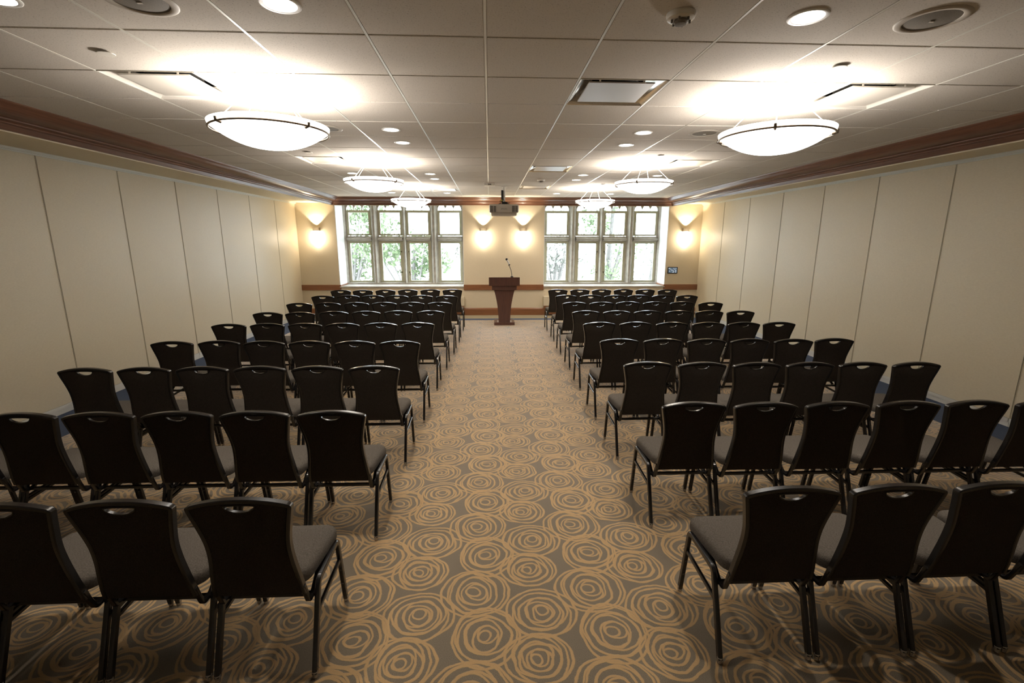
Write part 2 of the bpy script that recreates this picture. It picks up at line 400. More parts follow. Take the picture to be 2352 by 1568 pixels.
def window(name, W, cols_t, cols_b, jamb):
    """stone mullioned window: eight casements, transom, cusped heads"""
    z0b, z1b, z0t, z1t = .84, 1.815, 2.058, 2.598
    opens = [(a-.062, b+.062) for a, b in cols_t]
    root = MB(); root.T = TILT
    def bar_x(x0, x1, za, zb):           # upright with a moulded nose towards the room
        h = (x1-x0)/2; xc = (x0+x1)/2; w = min(h, .09)
        pts = [(-h, YW+.06), (-h, YW-.02), (-h*.78, YW-.045), (-h*.72, YW-.07), (-h*.50, YW-.10), (-h*.42, YW-.135), (-h*.30, YW-.155)]
        pts = pts+[(-a, b) for a, b in reversed(pts)]
        root.prism([(xc+a, b) for a, b in pts], za, zb, 'xy')
    edges = [W[0]]+[e for o in opens for e in o]+[W[1]]
    for k in range(1, 4): bar_x(opens[k-1][1], opens[k][0], .76, 2.9)
    # jamb mouldings
    for xa, xb, sg in ((W[0], opens[0][0], 1), (W[1], opens[3][1], -1)):
        d = abs(xb-xa)
        pts = [(xa, YW+.06), (xb, YW+.06), (xb, YW-.02), (xb-sg*d*.3, YW-.045), (xb-sg*d*.35, YW-.075), (xb-sg*d*.7, YW-.11), (xa, YW-.15)]
        root.prism(pts if sg > 0 else pts[::-1], .76, 2.9, 'xy')
    # transom and sill mouldings
    def bar_z(x0, x1, za, zb_, nose):
        h = (zb_-za)/2; zc = (za+zb_)/2
        pts = [(YW+.06, -h), (YW+.06, h), (YW-.02, h), (YW-.05, h*.72), (YW-.06, h*.3), (YW-nose, h*.1), (YW-nose, -h*.35), (YW-.07, -h*.5), (YW-.05, -h*.85), (YW-.02, -h)]
        root.prism([(a, zc+b) for a, b in pts], x0, x1, 'yz')
    for o in opens:
        bar_z(o[0], o[1], z1b+.055, z0t-.055, .13)
        root.prism([(YW+.06, .70), (YW+.06, z0b-.045), (YW-.02, z0b-.045), (YW-.13, z0b-.065), (YW-.13, .70)], o[0], o[1], 'yz')
    root.box(W[0], W[1], YW-.15, YW+.10, .70, .785)
    # flat head rail and cusped heads above it
    ho = MB(); ho.T = TILT
    for a, b in opens:
        root.box(a, b, YW-.02, YW+.04, 2.80, 2.96)
        n = 3; w = (b-a)/n; yz0, yz1 = YW-.015, YW+.025
        for i in range(n+1):
            x = a+i*w
            if 0 < i < n:
                hw = [.005, .005, .012, .030, .050]; zz = [2.645, 2.700, 2.725, 2.757, 2.805]
                poly = [(x-h, z) for h, z in zip(hw, zz)]+[(x+h, z) for h, z in reversed(list(zip(hw, zz)))]
                ho.prism(poly, yz0, yz1)
            else:
                sg = 1 if i == 0 else -1
                poly = [(x, 2.66), (x+sg*.012, 2.66), (x+sg*.014, 2.70), (x+sg*.028, 2.74), (x+sg*.055, 2.775), (x+sg*.09, 2.805), (x, 2.805)]
                ho.prism(poly if sg < 0 else poly[::-1], yz0, yz1)
    o = struct(root, name, M['stone'])
    ho.build('cusped_head', M['stone'], o)
    # casements
    for k in range(4):
        for row, (cols, za, zb_) in enumerate(((cols_b, z0b, z1b), (cols_t, z0t, z1t))):
            ga, gb = cols[k]; oa, ob = opens[k]
            oz0, oz1 = za-.045, zb_+(.055 if row == 0 else .062)
            fr = MB(); fr.T = TILT
            ya, yb = YW-.018, YW+.03
            fr.bbox(oa, ga, ya, yb, oz0, oz1, .004); fr.bbox(gb, ob, ya, yb, oz0, oz1, .004)
            fr.bbox(ga, gb, ya, yb, oz0, za, .004); fr.bbox(ga, gb, ya, yb, zb_, oz1, .004)
            # inner sash step
            st = .022 if (row == 0 and k in (1, 2)) else .012
            for x0, x1, z0, z1 in ((ga-st, ga, za-st, zb_+st), (gb, gb+st, za-st, zb_+st), (ga, gb, za-st, za), (ga, gb, zb_, zb_+st)):
                fr.box(x0, x1, ya-.012, ya+.002, z0, z1)
            fo = fr.build('window_frame', M['casement'], o)
            gl = MB(); gl.T = TILT; gl.box(ga-.01, gb+.01, YW+.004, YW+.009, za-.01, zb_+.01)
            gl.build('pane', M['glass'], fo)
            if row == 0 and k in (1, 2):
                x = gb+.030 if k == 1 else ga-.030
                for z in (1.06, 1.60):
                    h = MB(); h.T = TILT
                    h.bbox(x-.012, x+.012, ya-.03, ya, z-.02, z+.02, .003)
                    sg = -1 if k == 1 else 1
                    h.tube([(x, ya-.035, z), (x+sg*.012, ya-.05, z-.02), (x+sg*.03, ya-.05, z-.075)], .0055, 6)
                    h.build('casement_latch', M['brass'], fo)
    hd = MB(); hd.T = TILT
    for a, b in opens: hd.box(a, b, YW+.008, YW+.012, 2.655, 2.81)
    hd.build('head_glass', M['glass'], o)
    rv = MB(); rv.T = TILT
    rv.box(W[0]-.001, W[0]+.012, YB+.001, YW-.14, .786, 2.95); rv.box(W[1]-.012, W[1]+.001, YB+.001, YW-.14, .786, 2.95)
    rv.build('reveal', M['white'], o)
    si = MB(); si.T = TILT; si.bbox(W[0]-.01, W[1]+.01, YB-.03, YW-.13, .715, .748, .008); si.build('window_sill', M['stone'], o)
    return o
window('window_1', W1, [(-3.675, -3.165), (-2.863, -2.349), (-2.131, -1.62), (-1.309, -.798)], [(-3.675, -3.155), (-2.845, -2.375), (-2.115, -1.640), (-1.300, -.798)], 1)
window('window_2', W2, [(1.514, 2.039), (2.349, 2.845), (3.074, 3.58), (3.887, 4.404)], [(1.525, 2.039), (2.375, 2.838), (3.095, 3.570), (3.896, 4.404)], -1)

# ---- heaters below the windows
for (x0, x1), lab in ((W1, 'long cream convector heater under the left window'), (W2, 'long cream convector heater under the right window')):
    t = thing('convector_heater', TILT @ Vector(((x0+x1)/2, YB-.06, .25)), lab, 'heater', 'heaters under the windows', -.016)
    hw = (x1-x0)/2-.0
    h = MB(); h.bbox(-hw, hw, -.055, .055, 0, .245, .008)
    for k in range(5): h.box(-hw+.02, hw-.02, -.058, -.05, .03+k*.04, .042+k*.04)
    h.build('casing', M['cream'], t)
    b_ = MB(); b_.bbox(-hw+.01, hw-.01, -.05, .03, -.06, -.002, .005); b_.build('wooden_ledge', M['rail'], t)

# ------------------------------------------------------------------ banquet chair
def lerp_table(tab, z):
    if z <= tab[0][0]: return tab[0][1]
    for (a, va), (b, vb) in zip(tab[:-1], tab[1:]):
        if z <= b:
            t = (z-a)/(b-a); return va+(vb-va)*t
    return tab[-1][1]
WT = [(.400, .193), (.416, .1925), (.457, .189), (.50, .1835), (.538, .179), (.575, .174), (.612, .1708), (.645, .1695), (.676, .1700), (.70, .1725), (.724, .176), (.764, .1840), (.82, .1965), (.871, .2080)]
YT = [(.40, .046), (.416, .042), (.457, .033), (.50, .026), (.538, .020), (.612, .010), (.676, .0), (.724, -.008), (.764, -.015), (.82, -.026), (.871, -.034), (.905, -.037)]
def arc(x): return .900-.030*(abs(x)/.205)**2.1
def outline():
    pts = []
    zs = [.405+i*(.852-.405)/26 for i in range(27)]
    for z in zs: pts.append((-lerp_table(WT, z), z))
    pts += [(-.2045, .862), (-.2005, .868), (-.193, .8735)]
    for i in range(23):
        x = -.182+.364*i/22; pts.append((x, arc(x)))
    pts += [(.193, .8735), (.2005, .868), (.2045, .862)]
    for z in reversed(zs): pts.append((lerp_table(WT, z), z))
    return pts
HOLE = [(.060*math.cos(a), .866-.031*math.sin(a)) for a in [PI*i/14 for i in range(15)]]
HOLE = [(.060, .8665)]+HOLE[1:-1]+[(-.060, .8665)]+[(-.04+.02*i, .8695 if i in (1, 2, 3) else .8685) for i in range(5)]
def inside(p, poly):
    r_ = False; x, y = p; n = len(poly)
    for i in range(n):
        x0, y0 = poly[i]; x1, y1 = poly[(i+1) % n]
        if (y0 > y) != (y1 > y) and x < (x1-x0)*(y-y0)/(y1-y0)+x0: r_ = not r_
    return r_
def offset(poly, d):
    out = []; n = len(poly)
    for i in range(n):
        a = Vector(poly[i-1]); b = Vector(poly[(i+1) % n]); t = (b-a).normalized(); out.append((poly[i][0]+t.y*d, poly[i][1]-t.x*d))
    return out
def shell(poly, hole, yb_, yf_, hmargin):
    """plate with a hole: triangulated outline, front and back surfaces shaped by functions"""
    pts = [Vector(p) for p in poly]; n0 = len(pts); pts += [Vector(p) for p in hole]; n1 = len(pts)
    edges = [(i, (i+1) % n0) for i in range(n0)]+[(n0+i, n0+(i+1) % (n1-n0)) for i in range(n1-n0)]
    for i in range(-9, 10):
        for j in range(24):
            p = (i*.0215, .425+j*.0205)
            if inside(p, offset(poly, .0)) and not inside(p, hole):
                if min((Vector(p)-Vector(q)).length for q in poly) > .010 and min((Vector(p)-Vector(q)).length for q in hole) > .010: pts.append(Vector(p))
    vo, eo, fo, ov, oe, of = delaunay_2d_cdt(pts, edges, [], 0, 1e-6)
    tris = []
    for t in fo:
        cx = sum(vo[i].x for i in t)/3; cz = sum(vo[i].y for i in t)/3
        if inside((cx, cz), poly) and not inside((cx, cz), hole): tris.append(t)
    m_ = MB(); n = len(vo)
    m_.add([(v.x, yb_(v.x, v.y), v.y) for v in vo]+[(v.x, yf_(v.x, v.y), v.y) for v in vo],
           [tuple(t) for t in tris]+[tuple(i+n for i in reversed(t)) for t in tris])
    cnt = {}
    for t in tris:
        for i in range(3):
            e = (t[i], t[(i+1) % 3]); cnt[e] = 1
    for a, b in cnt:
        if (b, a) not in cnt: m_.f.append([a, a+n, b+n, b]); m_.mi.append(0)
    return m_
OUT = outline()
PAN = [(x*.975, z) for x, z in OUT]
PAN = []
for x, z in OUT:
    zz = min(z, arc(x)-.012); ww = lerp_table(WT, zz)-.012
    PAN.append((max(-ww, min(ww, x)), zz))
PAN = [p for i, p in enumerate(PAN) if i == 0 or (Vector(p)-Vector(PAN[i-1])).length > 1e-4]
yc = lambda z: lerp_table(YT, z)
def bulge(x, z):
    w = lerp_table(WT, z)-.012; u = min(1, abs(x)/w); v = min(1, abs((z-.645)/.235))
    d = math.hypot(x/.085, (z-.866)/.05); h = min(1, max(0, (d-1)/.9))
    return (1-u**4)*(1-v**4)*h

def hd(x, z): return min(1, max(0, (math.hypot(x/.072, (z-.868)/.042)-1)/.5))
def fillet(pts, r, k=5):
    out = [Vector(pts[0])]
    for a, b, c_ in zip(pts[:-2], pts[1:-1], pts[2:]):
        a, b, c_ = Vector(a), Vector(b), Vector(c_); u = (a-b).normalized(); v = (c_-b).normalized(); ang = u.angle(v)
        d = r/math.tan(ang/2); p, q = b+u*d, b+v*d
        for i in range(k+1):
            t = i/k; out.append(p.lerp(b, t).lerp(b.lerp(q, t), t))
    out.append(Vector(pts[-1])); return out
OCT = lambda w, h, c_=.005: [(-w+c_, -h), (w-c_, -h), (w, -h+c_), (w, h-c_), (w-c_, h), (-w+c_, h), (-w, h-c_), (-w, -h+c_)]

def make_chair():
    root = thing('banquet_chair', (0, 0, 0), 'x', 'chair', 'rows of black banquet chairs')
    # legs and side rails
    for sx in (-1, 1):
        X = sx*.2085
        path = fillet([(X, 0.004, .022), (X, .135, .392), (X, .400, .404), (X, .461, .022)], .034, 6)
        P1 = [path[0]]+path[1:8]; P2 = path[7:9]; P3 = path[8:]
        for nm, P in (('leg', P1), ('side_rail', P2), ('leg', P3)):
            mb = MB(); mb.sweep(P, OCT(.0108, .0135, .004), (1, 0, 0)); o = mb.build(nm, M['frame'], root, 40)
            if nm == 'leg':
                foot = P[0] if P is P1 else P[-1]
                gl = MB(); gl.lathe([(.004, 0), (.011, .002), (.012, .008), (.0105, .012), (.0125, .014), (.0130, .034), (.0115, .036)], (foot.x, foot.y, 0), 12)
                gl.build('glide', M['glide'], o, 40)
            if nm == 'leg' and P is P3:
                for z in (.13, .22):
                    rv = MB()
                    y = .461-(z-.022)/(.404-.022)*.061-.0135
                    rv.lathe([(0, -.003), (.005, -.003), (.0062, 0), (.0062, .004)], (X, y, z), 10, 'y')
                    rv.build('coupling_button', M['rivet'], o, 40)
        b_ = MB(); b_.sweep([(X, .092, .262), (X, .426, .284)], OCT(.008, .010, .003), (1, 0, 0)); b_.build('side_brace', M['frame'], root, 40)
        # back support hooking forward under the seat
        hk = MB(); hk.sweep(fillet([(sx*.183, .034, .445), (sx*.183, .075, .335), (sx*.183, .135, .338), (sx*.183, .215, .392), (sx*.183, .33, .394)], .022, 4), OCT(.0115, .0085, .003), (1, 0, 0))
        hk.build('back_support', M['frame'], root, 40)
    st = MB(); st.sweep([(-.202, .116, .336), (.202, .116, .336)], OCT(.010, .009, .003), (0, 0, 1)); st.build('rear_stretcher', M['frame'], root, 40)
    st = MB(); st.sweep([(-.202, .395, .386), (.202, .395, .386)], OCT(.009, .009, .003), (0, 0, 1)); st.build('front_stretcher', M['frame'], root, 40)
    # seat cushion
    def plan(ins):
        fx, rx, y0, y1 = .208-ins, .186-ins, .070+ins, .462-ins; rf, rr = max(.012, .062-ins), max(.012, .085-ins); out = []
        for cx, cy, r0, a0 in ((fx-rf, y1-rf, rf, 0), (-(fx-rf), y1-rf, rf, PI/2), (-(rx-rr), y0+rr, rr, PI), (rx-rr, y0+rr, rr, 1.5*PI)):
            for i in range(7):
                a = a0+PI/2*i/6; out.append((cx+r0*math.cos(a), cy+r0*math.sin(a)))
        return out
    se = MB(); L_ = [(.022, .404), (.003, .407), (0, .418), (0, .440), (.004, .452), (.013, .461), (.032, .467), (.075, .472), (.13, .474)]
    vs = []; n = 28
    for ins, z in L_: vs += [(x, y, z) for x, y in plan(ins)]
    fs = [(i*n+q, i*n+(q+1) % n, (i+1)*n+(q+1) % n, (i+1)*n+q) for i in range(len(L_)-1) for q in range(n)]
    fs += [tuple(reversed(range(n))), tuple((len(L_)-1)*n+q for q in range(n))]
    se.add(vs, fs); se.build('seat', M['seat_fabric'], root, 60)
    # back: rim, rear skin, front cushion, hand hole
    rim = MB(); k = len(OUT); vs = []
    inn = [(.0, -.012), (.0, .012), (.004, .0165), (.014, .0165), (.0175, .013), (.0175, -.013), (.014, -.0165), (.004, -.0165)]
    for i, (x, z) in enumerate(OUT):
        a = Vector(OUT[max(0, i-1)]); b = Vector(OUT[min(k-1, i+1)]); t = (b-a).normalized(); nx, nz = t.y, -t.x
        for d, y in inn:
            zz = z+nz*d; vs.append((x+nx*d, yc(zz)+y, zz))
    m_ = len(inn); fs = [(i*m_+q, i*m_+(q+1) % m_, (i+1)*m_+(q+1) % m_, (i+1)*m_+q) for i in range(k-1) for q in range(m_)]
    fs += [tuple(range(m_)), tuple((k-1)*m_+q for q in reversed(range(m_)))]
    rim.add(vs, fs); rim.build('back_frame', M['frame'], root, 35)
    bk = shell(PAN, HOLE, lambda x, z: yc(z)-.005-.0065*hd(x, z)-.005*bulge(x, z), lambda x, z: yc(z)+.002, 0)
    bk.build('back_panel', M['back_fabric'], root, 50)
    fc = shell(PAN, HOLE, lambda x, z: yc(z)+.003, lambda x, z: yc(z)+.006+.010*hd(x, z)+.018*bulge(x, z), 0)
    fc.build('backrest', M['seat_fabric'], root, 50)
    hr = MB(); hp = [(x, yc(z), z) for x, z in HOLE]
    hr.sweep(hp, [(-.0070, -.0022), (.0075, -.0022), (.0075, .0022), (-.0070, .0022)], (0, 1, 0), closed=True)
    hr.build('handle_rim', M['frame'], root, 40)
    return root

# position of every chair: measured row by row, from the aisle outwards
ROWS = [1.757, 2.765, 3.765, 4.740, 5.800, 6.790, 7.790, 8.770, 9.860]
CHAIRS = [(0, 0, 0, -0.992, 1.757), (0, 0, 1, -1.449, 1.764), (0, 0, 2, -1.9, 1.76), (0, 0, 3, -2.35, 1.76), (0, 1, 0, -0.952, 2.73), (0, 1, 1, -1.403, 2.745), (0, 1, 2, -1.857, 2.756), (0, 1, 3, -2.308, 2.763), (0, 1, 4, -2.758, 2.77), (0, 1, 5, -3.208, 2.782), (0, 2, 0, -0.943, 3.761), (0, 2, 1, -1.397, 3.773), (0, 2, 2, -1.857, 3.786), (0, 2, 3, -2.311, 3.791), (0, 2, 4, -2.761, 3.79), (0, 2, 5, -3.212, 3.788), (0, 3, 0, -0.915, 4.729), (0, 3, 1, -1.365, 4.742), (0, 3, 2, -1.823, 4.759), (0, 3, 3, -2.277, 4.776), (0, 3, 4, -2.737, 4.812), (0, 3, 5, -3.188, 4.797), (0, 4, 0, -0.895, 5.822), (0, 4, 1, -1.348, 5.815), (0, 4, 2, -1.807, 5.807), (0, 4, 3, -2.26, 5.815), (0, 4, 4, -2.718, 5.824), (0, 4, 5, -3.168, 5.811), (0, 5, 0, -0.862, 6.822), (0, 5, 1, -1.326, 6.835), (0, 5, 2, -1.777, 6.813), (0, 5, 3, -2.231, 6.81), (0, 5, 4, -2.681, 6.748), (0, 5, 5, -3.131, 6.755), (0, 6, 0, -0.824, 7.788), (0, 6, 1, -1.283, 7.802), (0, 6, 2, -1.737, 7.809), (0, 6, 3, -2.188, 7.808), (0, 6, 4, -2.639, 7.79), (0, 6, 5, -3.089, 7.773), (0, 7, 0, -0.795, 8.737), (0, 7, 1, -1.262, 8.809), (0, 7, 2, -1.714, 8.815), (0, 7, 3, -2.167, 8.836), (0, 7, 4, -2.619, 8.858), (0, 7, 5, -3.07, 8.82), (0, 8, 0, -0.781, 9.891), (0, 8, 1, -1.238, 9.889), (0, 8, 2, -1.697, 9.874), (0, 8, 3, -2.147, 9.841), (0, 8, 4, -2.597, 9.795), (0, 8, 5, -3.047, 9.818), (1, 0, 0, 1.241, 1.747), (1, 0, 1, 1.696, 1.746), (1, 0, 2, 2.151, 1.745), (1, 0, 3, 2.601, 1.746), (1, 1, 0, 1.278, 2.789), (1, 1, 1, 1.728, 2.766), (1, 1, 2, 2.184, 2.755), (1, 1, 3, 2.646, 2.748), (1, 1, 4, 3.096, 2.741), (1, 1, 5, 3.551, 2.726), (1, 2, 0, 1.317, 3.794), (1, 2, 1, 1.768, 3.762), (1, 2, 2, 2.219, 3.735), (1, 2, 3, 2.669, 3.722), (1, 2, 4, 3.119, 3.71), (1, 2, 5, 3.57, 3.691), (1, 3, 0, 1.334, 4.737), (1, 3, 1, 1.784, 4.724), (1, 3, 2, 2.235, 4.699), (1, 3, 3, 2.685, 4.683), (1, 3, 4, 3.135, 4.657), (1, 3, 5, 3.585, 4.675), (1, 4, 0, 1.358, 5.755), (1, 4, 1, 1.813, 5.746), (1, 4, 2, 2.264, 5.712), (1, 4, 3, 2.714, 5.693), (1, 4, 4, 3.164, 5.685), (1, 4, 5, 3.615, 5.681), (1, 5, 0, 1.387, 6.736), (1, 5, 1, 1.837, 6.716), (1, 5, 2, 2.288, 6.713), (1, 5, 3, 2.738, 6.688), (1, 5, 4, 3.188, 6.68), (1, 5, 5, 3.639, 6.654), (1, 6, 0, 1.396, 7.722), (1, 6, 1, 1.846, 7.709), (1, 6, 2, 2.299, 7.745), (1, 6, 3, 2.749, 7.717), (1, 6, 4, 3.2, 7.704), (1, 6, 5, 3.651, 7.628), (1, 7, 0, 1.422, 8.761), (1, 7, 1, 1.881, 8.753), (1, 7, 2, 2.332, 8.704), (1, 7, 3, 2.783, 8.722), (1, 7, 4, 3.233, 8.693), (1, 7, 5, 3.683, 8.662), (1, 8, 0, 1.417, 9.81), (1, 8, 1, 1.879, 9.802), (1, 8, 2, 2.331, 9.782), (1, 8, 3, 2.798, 9.799), (1, 8, 4, 3.248, 9.76), (1, 8, 5, 3.699, 9.696)]
ordn = ['next to the centre aisle', 'second from the centre aisle', 'third from the centre aisle', 'fourth from the centre aisle', 'fifth from the centre aisle', 'sixth from the centre aisle']
rown = ['ninth', 'eighth', 'seventh', 'sixth', 'fifth', 'fourth', 'third', 'second', 'first']
proto = make_chair(); first = True
for side, row, i, x, y in CHAIRS:
    o = proto if first else copy_tree(proto); first = False
    o.location = (x, y, 0)
    rr = random.Random(side*1000+row*17+i)
    o.rotation_euler.z = rr.uniform(-.0035, .0035)
    o['label'] = 'black chair %s, %s row from the windows, %s block' % (ordn[i], rown[row], 'left' if side == 0 else 'right')
    o['category'] = 'chair'; o['group'] = 'rows of black banquet chairs'

# ------------------------------------------------------------------ lectern and microphone
t = thing('lectern', (.324, 10.586, 0), 'dark brown wooden lectern with a flared column at the end of the aisle', 'lectern', rz=-.016)
b_ = MB(); b_.bbox(-.233, .233, 0, .46, 0, .065, .004); b_.build('base', M['podium'], t)
b_ = MB()
hw = []
for i in range(13):
    u = i/12; z = .065+u*(.80-.065); hw.append((.132+.10*u**2.1, z))
y0, y1 = .03, .40
vs = []
for w, z in hw: vs += [(-w, y0, z), (w, y0, z), (w, y1, z), (-w, y1, z)]
fs = [(i*4+q, i*4+(q+1) % 4, (i+1)*4+(q+1) % 4, (i+1)*4+q) for i in range(12) for q in range(4)]+[(3, 2, 1, 0), (48, 49, 50, 51)]
b_.add(vs, fs); b_.build('column', M['podium'], t)
b_ = MB(); b_.bbox(-.279, .279, .0, .46, .805, .898, .004); b_.bbox(-.255, .255, .01, .44, .798, .812, .003); b_.build('neck', M['podium'], t)
b_ = MB(); b_.prism([(-.03, .899), (-.03, 1.089), (.50, 1.02), (.50, .899)], -.345, .345, 'yz'); b_.build('reading_desk', M['podium'], t)
b_ = MB(); b_.box(-.158, -.136, .02, .05, .065, .105); b_.box(.136, .158, .02, .05, .065, .105); b_.build('white_block', M['white'], t)  # two small white blocks either side of the column foot
t = thing('microphone', (.500, 10.70, 1.0935), 'gooseneck microphone with silver body standing on the lectern', 'microphone')
nk = MB(); pts = [(0, 0, .0), (-.002, 0, .05), (-.012, 0, .10), (-.028, 0, .16), (-.050, 0, .215), (-.075, 0, .262)]
nk.tube(pts, .0065, 8); nk.build('gooseneck', M['black'], t, 60)
bd = MB(); bd.tube([(-.058, 0, .258), (-.075, -.005, .298), (-.098, -.01, .345), (-.112, -.012, .372)], [.016, .0165, .019, .020], 12); bd.build('body', simple('mic_silver', (.75, .75, .74), .3, .4), t, 50)
bd = MB(); bd.tube([(-.112, -.012, .372), (-.117, -.013, .380), (-.126, -.015, .396), (-.132, -.016, .406)], [.021, .025, .026, .014], 12); bd.build('head', M['black'], t, 50)
bd = MB(); bd.tube([(-.048, .0, .262), (-.075, -.004, .272)], .019, 10); bd.build('clip', M['black'], t, 50)
bd = MB(); bd.lathe([(.035, -.012), (.035, .004), (.012, .012), (.010, .02)], (0, 0, 0), 16); bd.build('mount_base', M['black'], t, 50)

# ------------------------------------------------------------------ ceiling fittings
def light(name, typ, parent, loc, energy, col=WARM, **kw):
    d = bpy.data.lights.new(name, typ); d.energy = energy; d.color = col
    for k, v in kw.items(): setattr(d, k, v)
    o = bpy.data.objects.new(name, d); COL.objects.link(o); o.parent = parent; o.location = loc
    return o
def make_pendant():
    t = thing('bowl_pendant', (0, 0, 0), 'x', 'lamp', 'glass bowl pendants')
    R = .385; zr = -.241; zb_ = zr-.155
    prof_ = []
    for i in range(15):
        a = i/14; r_ = R*math.sin(a*PI/2*1.0) if 0 else R*(a**.82); z = zb_+(zr-.022-zb_)*(a**1.9); prof_.append((max(r_, .0005), z))
    outer = prof_+[(R+.006, zr-.012), (R+.008, zr), (R-.002, zr+.003)]
    inner = [(max(.0005, r_-.012), z+.010) for r_, z in reversed(prof_)]
    b_ = MB(); b_.lathe(outer+inner, (0, 0, 0), 64); b_.build('glass_bowl', M['bowl'], t, 50)
    ring = MB(); rr = R+.001
    ring.tube([((rr)*math.cos(2*PI*i/64), rr*math.sin(2*PI*i/64), zr-.040) for i in range(64)], .0068, 8, closed=True); ring.build('metal_ring', M['nickel'], t, 60)
    for k in range(4):
        cp = MB()
        a = PI/4+k*PI/2+.25; c_, s_ = math.cos(a), math.sin(a)
        for rad, zz in ((rr, zr-.040),):
            cp.tube([(c_*(rr-.028), s_*(rr-.028), zz-.006), (c_*(rr+.006), s_*(rr+.006), zz+.001), (c_*(rr+.006), s_*(rr+.006), zz+.022)], .010, 8)
        cp.build('clip', M['nickel'], t, 60)
    for k in range(4):
        rd = MB()
        a = PI/4+k*PI/2+.25
        rd.tube([(math.cos(a)*.11, math.sin(a)*.11, -.012), (math.cos(a)*.345, math.sin(a)*.345, zr+.002)], .0028, 6)
        rd.build('suspension_rod', M['rod'], t, 60)
    cn = MB(); cn.lathe([(.150, .002), (.150, -.006), (.142, -.014), (.06, -.018), (.0005, -.018)], (0, 0, 0), 40); cn.build('canopy', M['white'], t, 40)
    light('bulb', 'POINT', t, (0, 0, zr-.045), 54, (1, .92, .84), shadow_soft_size=.06)
    return t
PX_ = (-1.545, 2.135); PYs = (3.665, 6.73, 9.80)
pn = {(0, 0): 'lit white glass bowl pendant nearest the camera, left side', (0, 1): 'lit white glass bowl pendant, middle one of the left three',
      (0, 2): 'lit white glass bowl pendant before the left window, farthest on the left', (1, 0): 'lit white glass bowl pendant nearest the camera, right side',
      (1, 1): 'lit white glass bowl pendant, middle one of the right three', (1, 2): 'lit white glass bowl pendant before the right window, farthest on the right'}
pp = make_pendant(); ff = True
for a, x in enumerate(PX_):
    for b_i, y in enumerate(PYs):
        o = pp if ff else copy_tree(pp); ff = False
        o.location = (x, y, ZC); o['label'] = pn[(a, b_i)]

def tcx(i): return GX+(i+.5)*TS
def tcy(j): return GY+(j+.5)*TS
DL = [(-4, -1), (-2, -1), (2, -1), (-2, 3), (-2, 4), (2, 3), (2, 4), (-4, 8), (-2, 8), (-2, 9), (2, 8), (2, 9), (4, 8), (-4, 13), (-2, 13), (2, 13), (4, 13), (4, -1)]
dlab = {(-4, -1): 'round lit downlight cut by the top left corner of the photo', (-2, -1): 'round lit downlight at the top edge, above the nearest left bowl pendant', (2, -1): 'round lit downlight at the top, left of the grey speaker',
        (-2, 3): 'nearer of two round lit downlights behind the nearest left bowl pendant', (-2, 4): 'farther of two round lit downlights behind the nearest left bowl pendant',
        (2, 3): 'nearer of two round lit downlights left of the nearest right bowl pendant', (2, 4): 'farther of two round lit downlights left of the nearest right bowl pendant',
        (-4, 8): 'small lit downlight seen just above the middle left bowl pendant', (-2, 8): 'nearer of two small downlights right of the middle left bowl pendant', (-2, 9): 'farther of two small downlights right of the middle left bowl pendant',
        (2, 8): 'nearer of two small downlights left of the middle right bowl pendant', (2, 9): 'farther of two small downlights left of the middle right bowl pendant', (4, 8): 'small lit downlight seen just above the middle right bowl pendant',
        (-4, 13): 'tiny downlight near the crown between the two farther left bowl pendants', (-2, 13): 'tiny downlight near the far crown, right of the farthest left bowl pendant', (2, 13): 'tiny downlight near the far crown, left of the farthest right bowl pendant',
        (4, 13): 'tiny downlight near the crown between the two farther right bowl pendants', (4, -1): 'round lit downlight beyond the top right corner of the view'}
def make_down():
    t = thing('recessed_downlight', (0, 0, 0), 'x', 'ceiling light', 'recessed downlights')
    b_ = MB(); b_.lathe([(.068, .004), (.070, -.004), (.084, -.006), (.089, -.003), (.090, .002), (.088, .006)], (0, 0, 0), 32); b_.build('trim_ring', M['white'], t, 40)
    b_ = MB(); b_.lathe([(.0005, -.001), (.070, -.001), (.070, .006), (.0005, .006)], (0, 0, 0), 32); b_.build('lens', M['lamp'], t, 40)
    light('downlight_beam', 'SPOT', t, (0, 0, -.012), 70, (1, .88, .74), spot_size=math.radians(118), spot_blend=.75, shadow_soft_size=.06)
    return t
pd = make_down(); ff = True
for k in DL:
    o = pd if ff else copy_tree(pd); ff = False
    o.location = (tcx(k[0]), tcy(k[1]), ZC); o['label'] = dlab[k]
for k, lab in (((-3, -1), 'round grey ceiling speaker cut by the top edge, left of the downlight'), ((3, -1), 'round grey ceiling speaker in the top right corner'), ((3, 3), 'round ceiling speaker left of the nearest right bowl pendant'), ((-3, 3), 'round ceiling speaker half hidden by the nearest left bowl pendant')):
    t = thing('ceiling_speaker', (tcx(k[0]), tcy(k[1]), ZC), lab, 'speaker', 'round ceiling speakers')
    b_ = MB(); b_.lathe([(.112, .006), (.113, -.004), (.118, -.007), (.140, -.007), (.148, -.002), (.149, .004)], (0, 0, 0), 40); b_.build('bezel', simple('bezel_beige', (.46, .42, .365), .6) if 'bezel_beige' not in bpy.data.materials else bpy.data.materials['bezel_beige'], t, 40)
    b_ = MB(); b_.lathe([(.0005, -.008), (.06, -.006), (.112, -.001), (.112, .02), (.0005, .02)], (0, 0, 0), 40); b_.build('grille', M['grille'], t, 40)
    b_ = MB(); b_.box(-.012, .012, -.006, .006, -.011, -.006); b_.build('badge', M['plastic'], t)
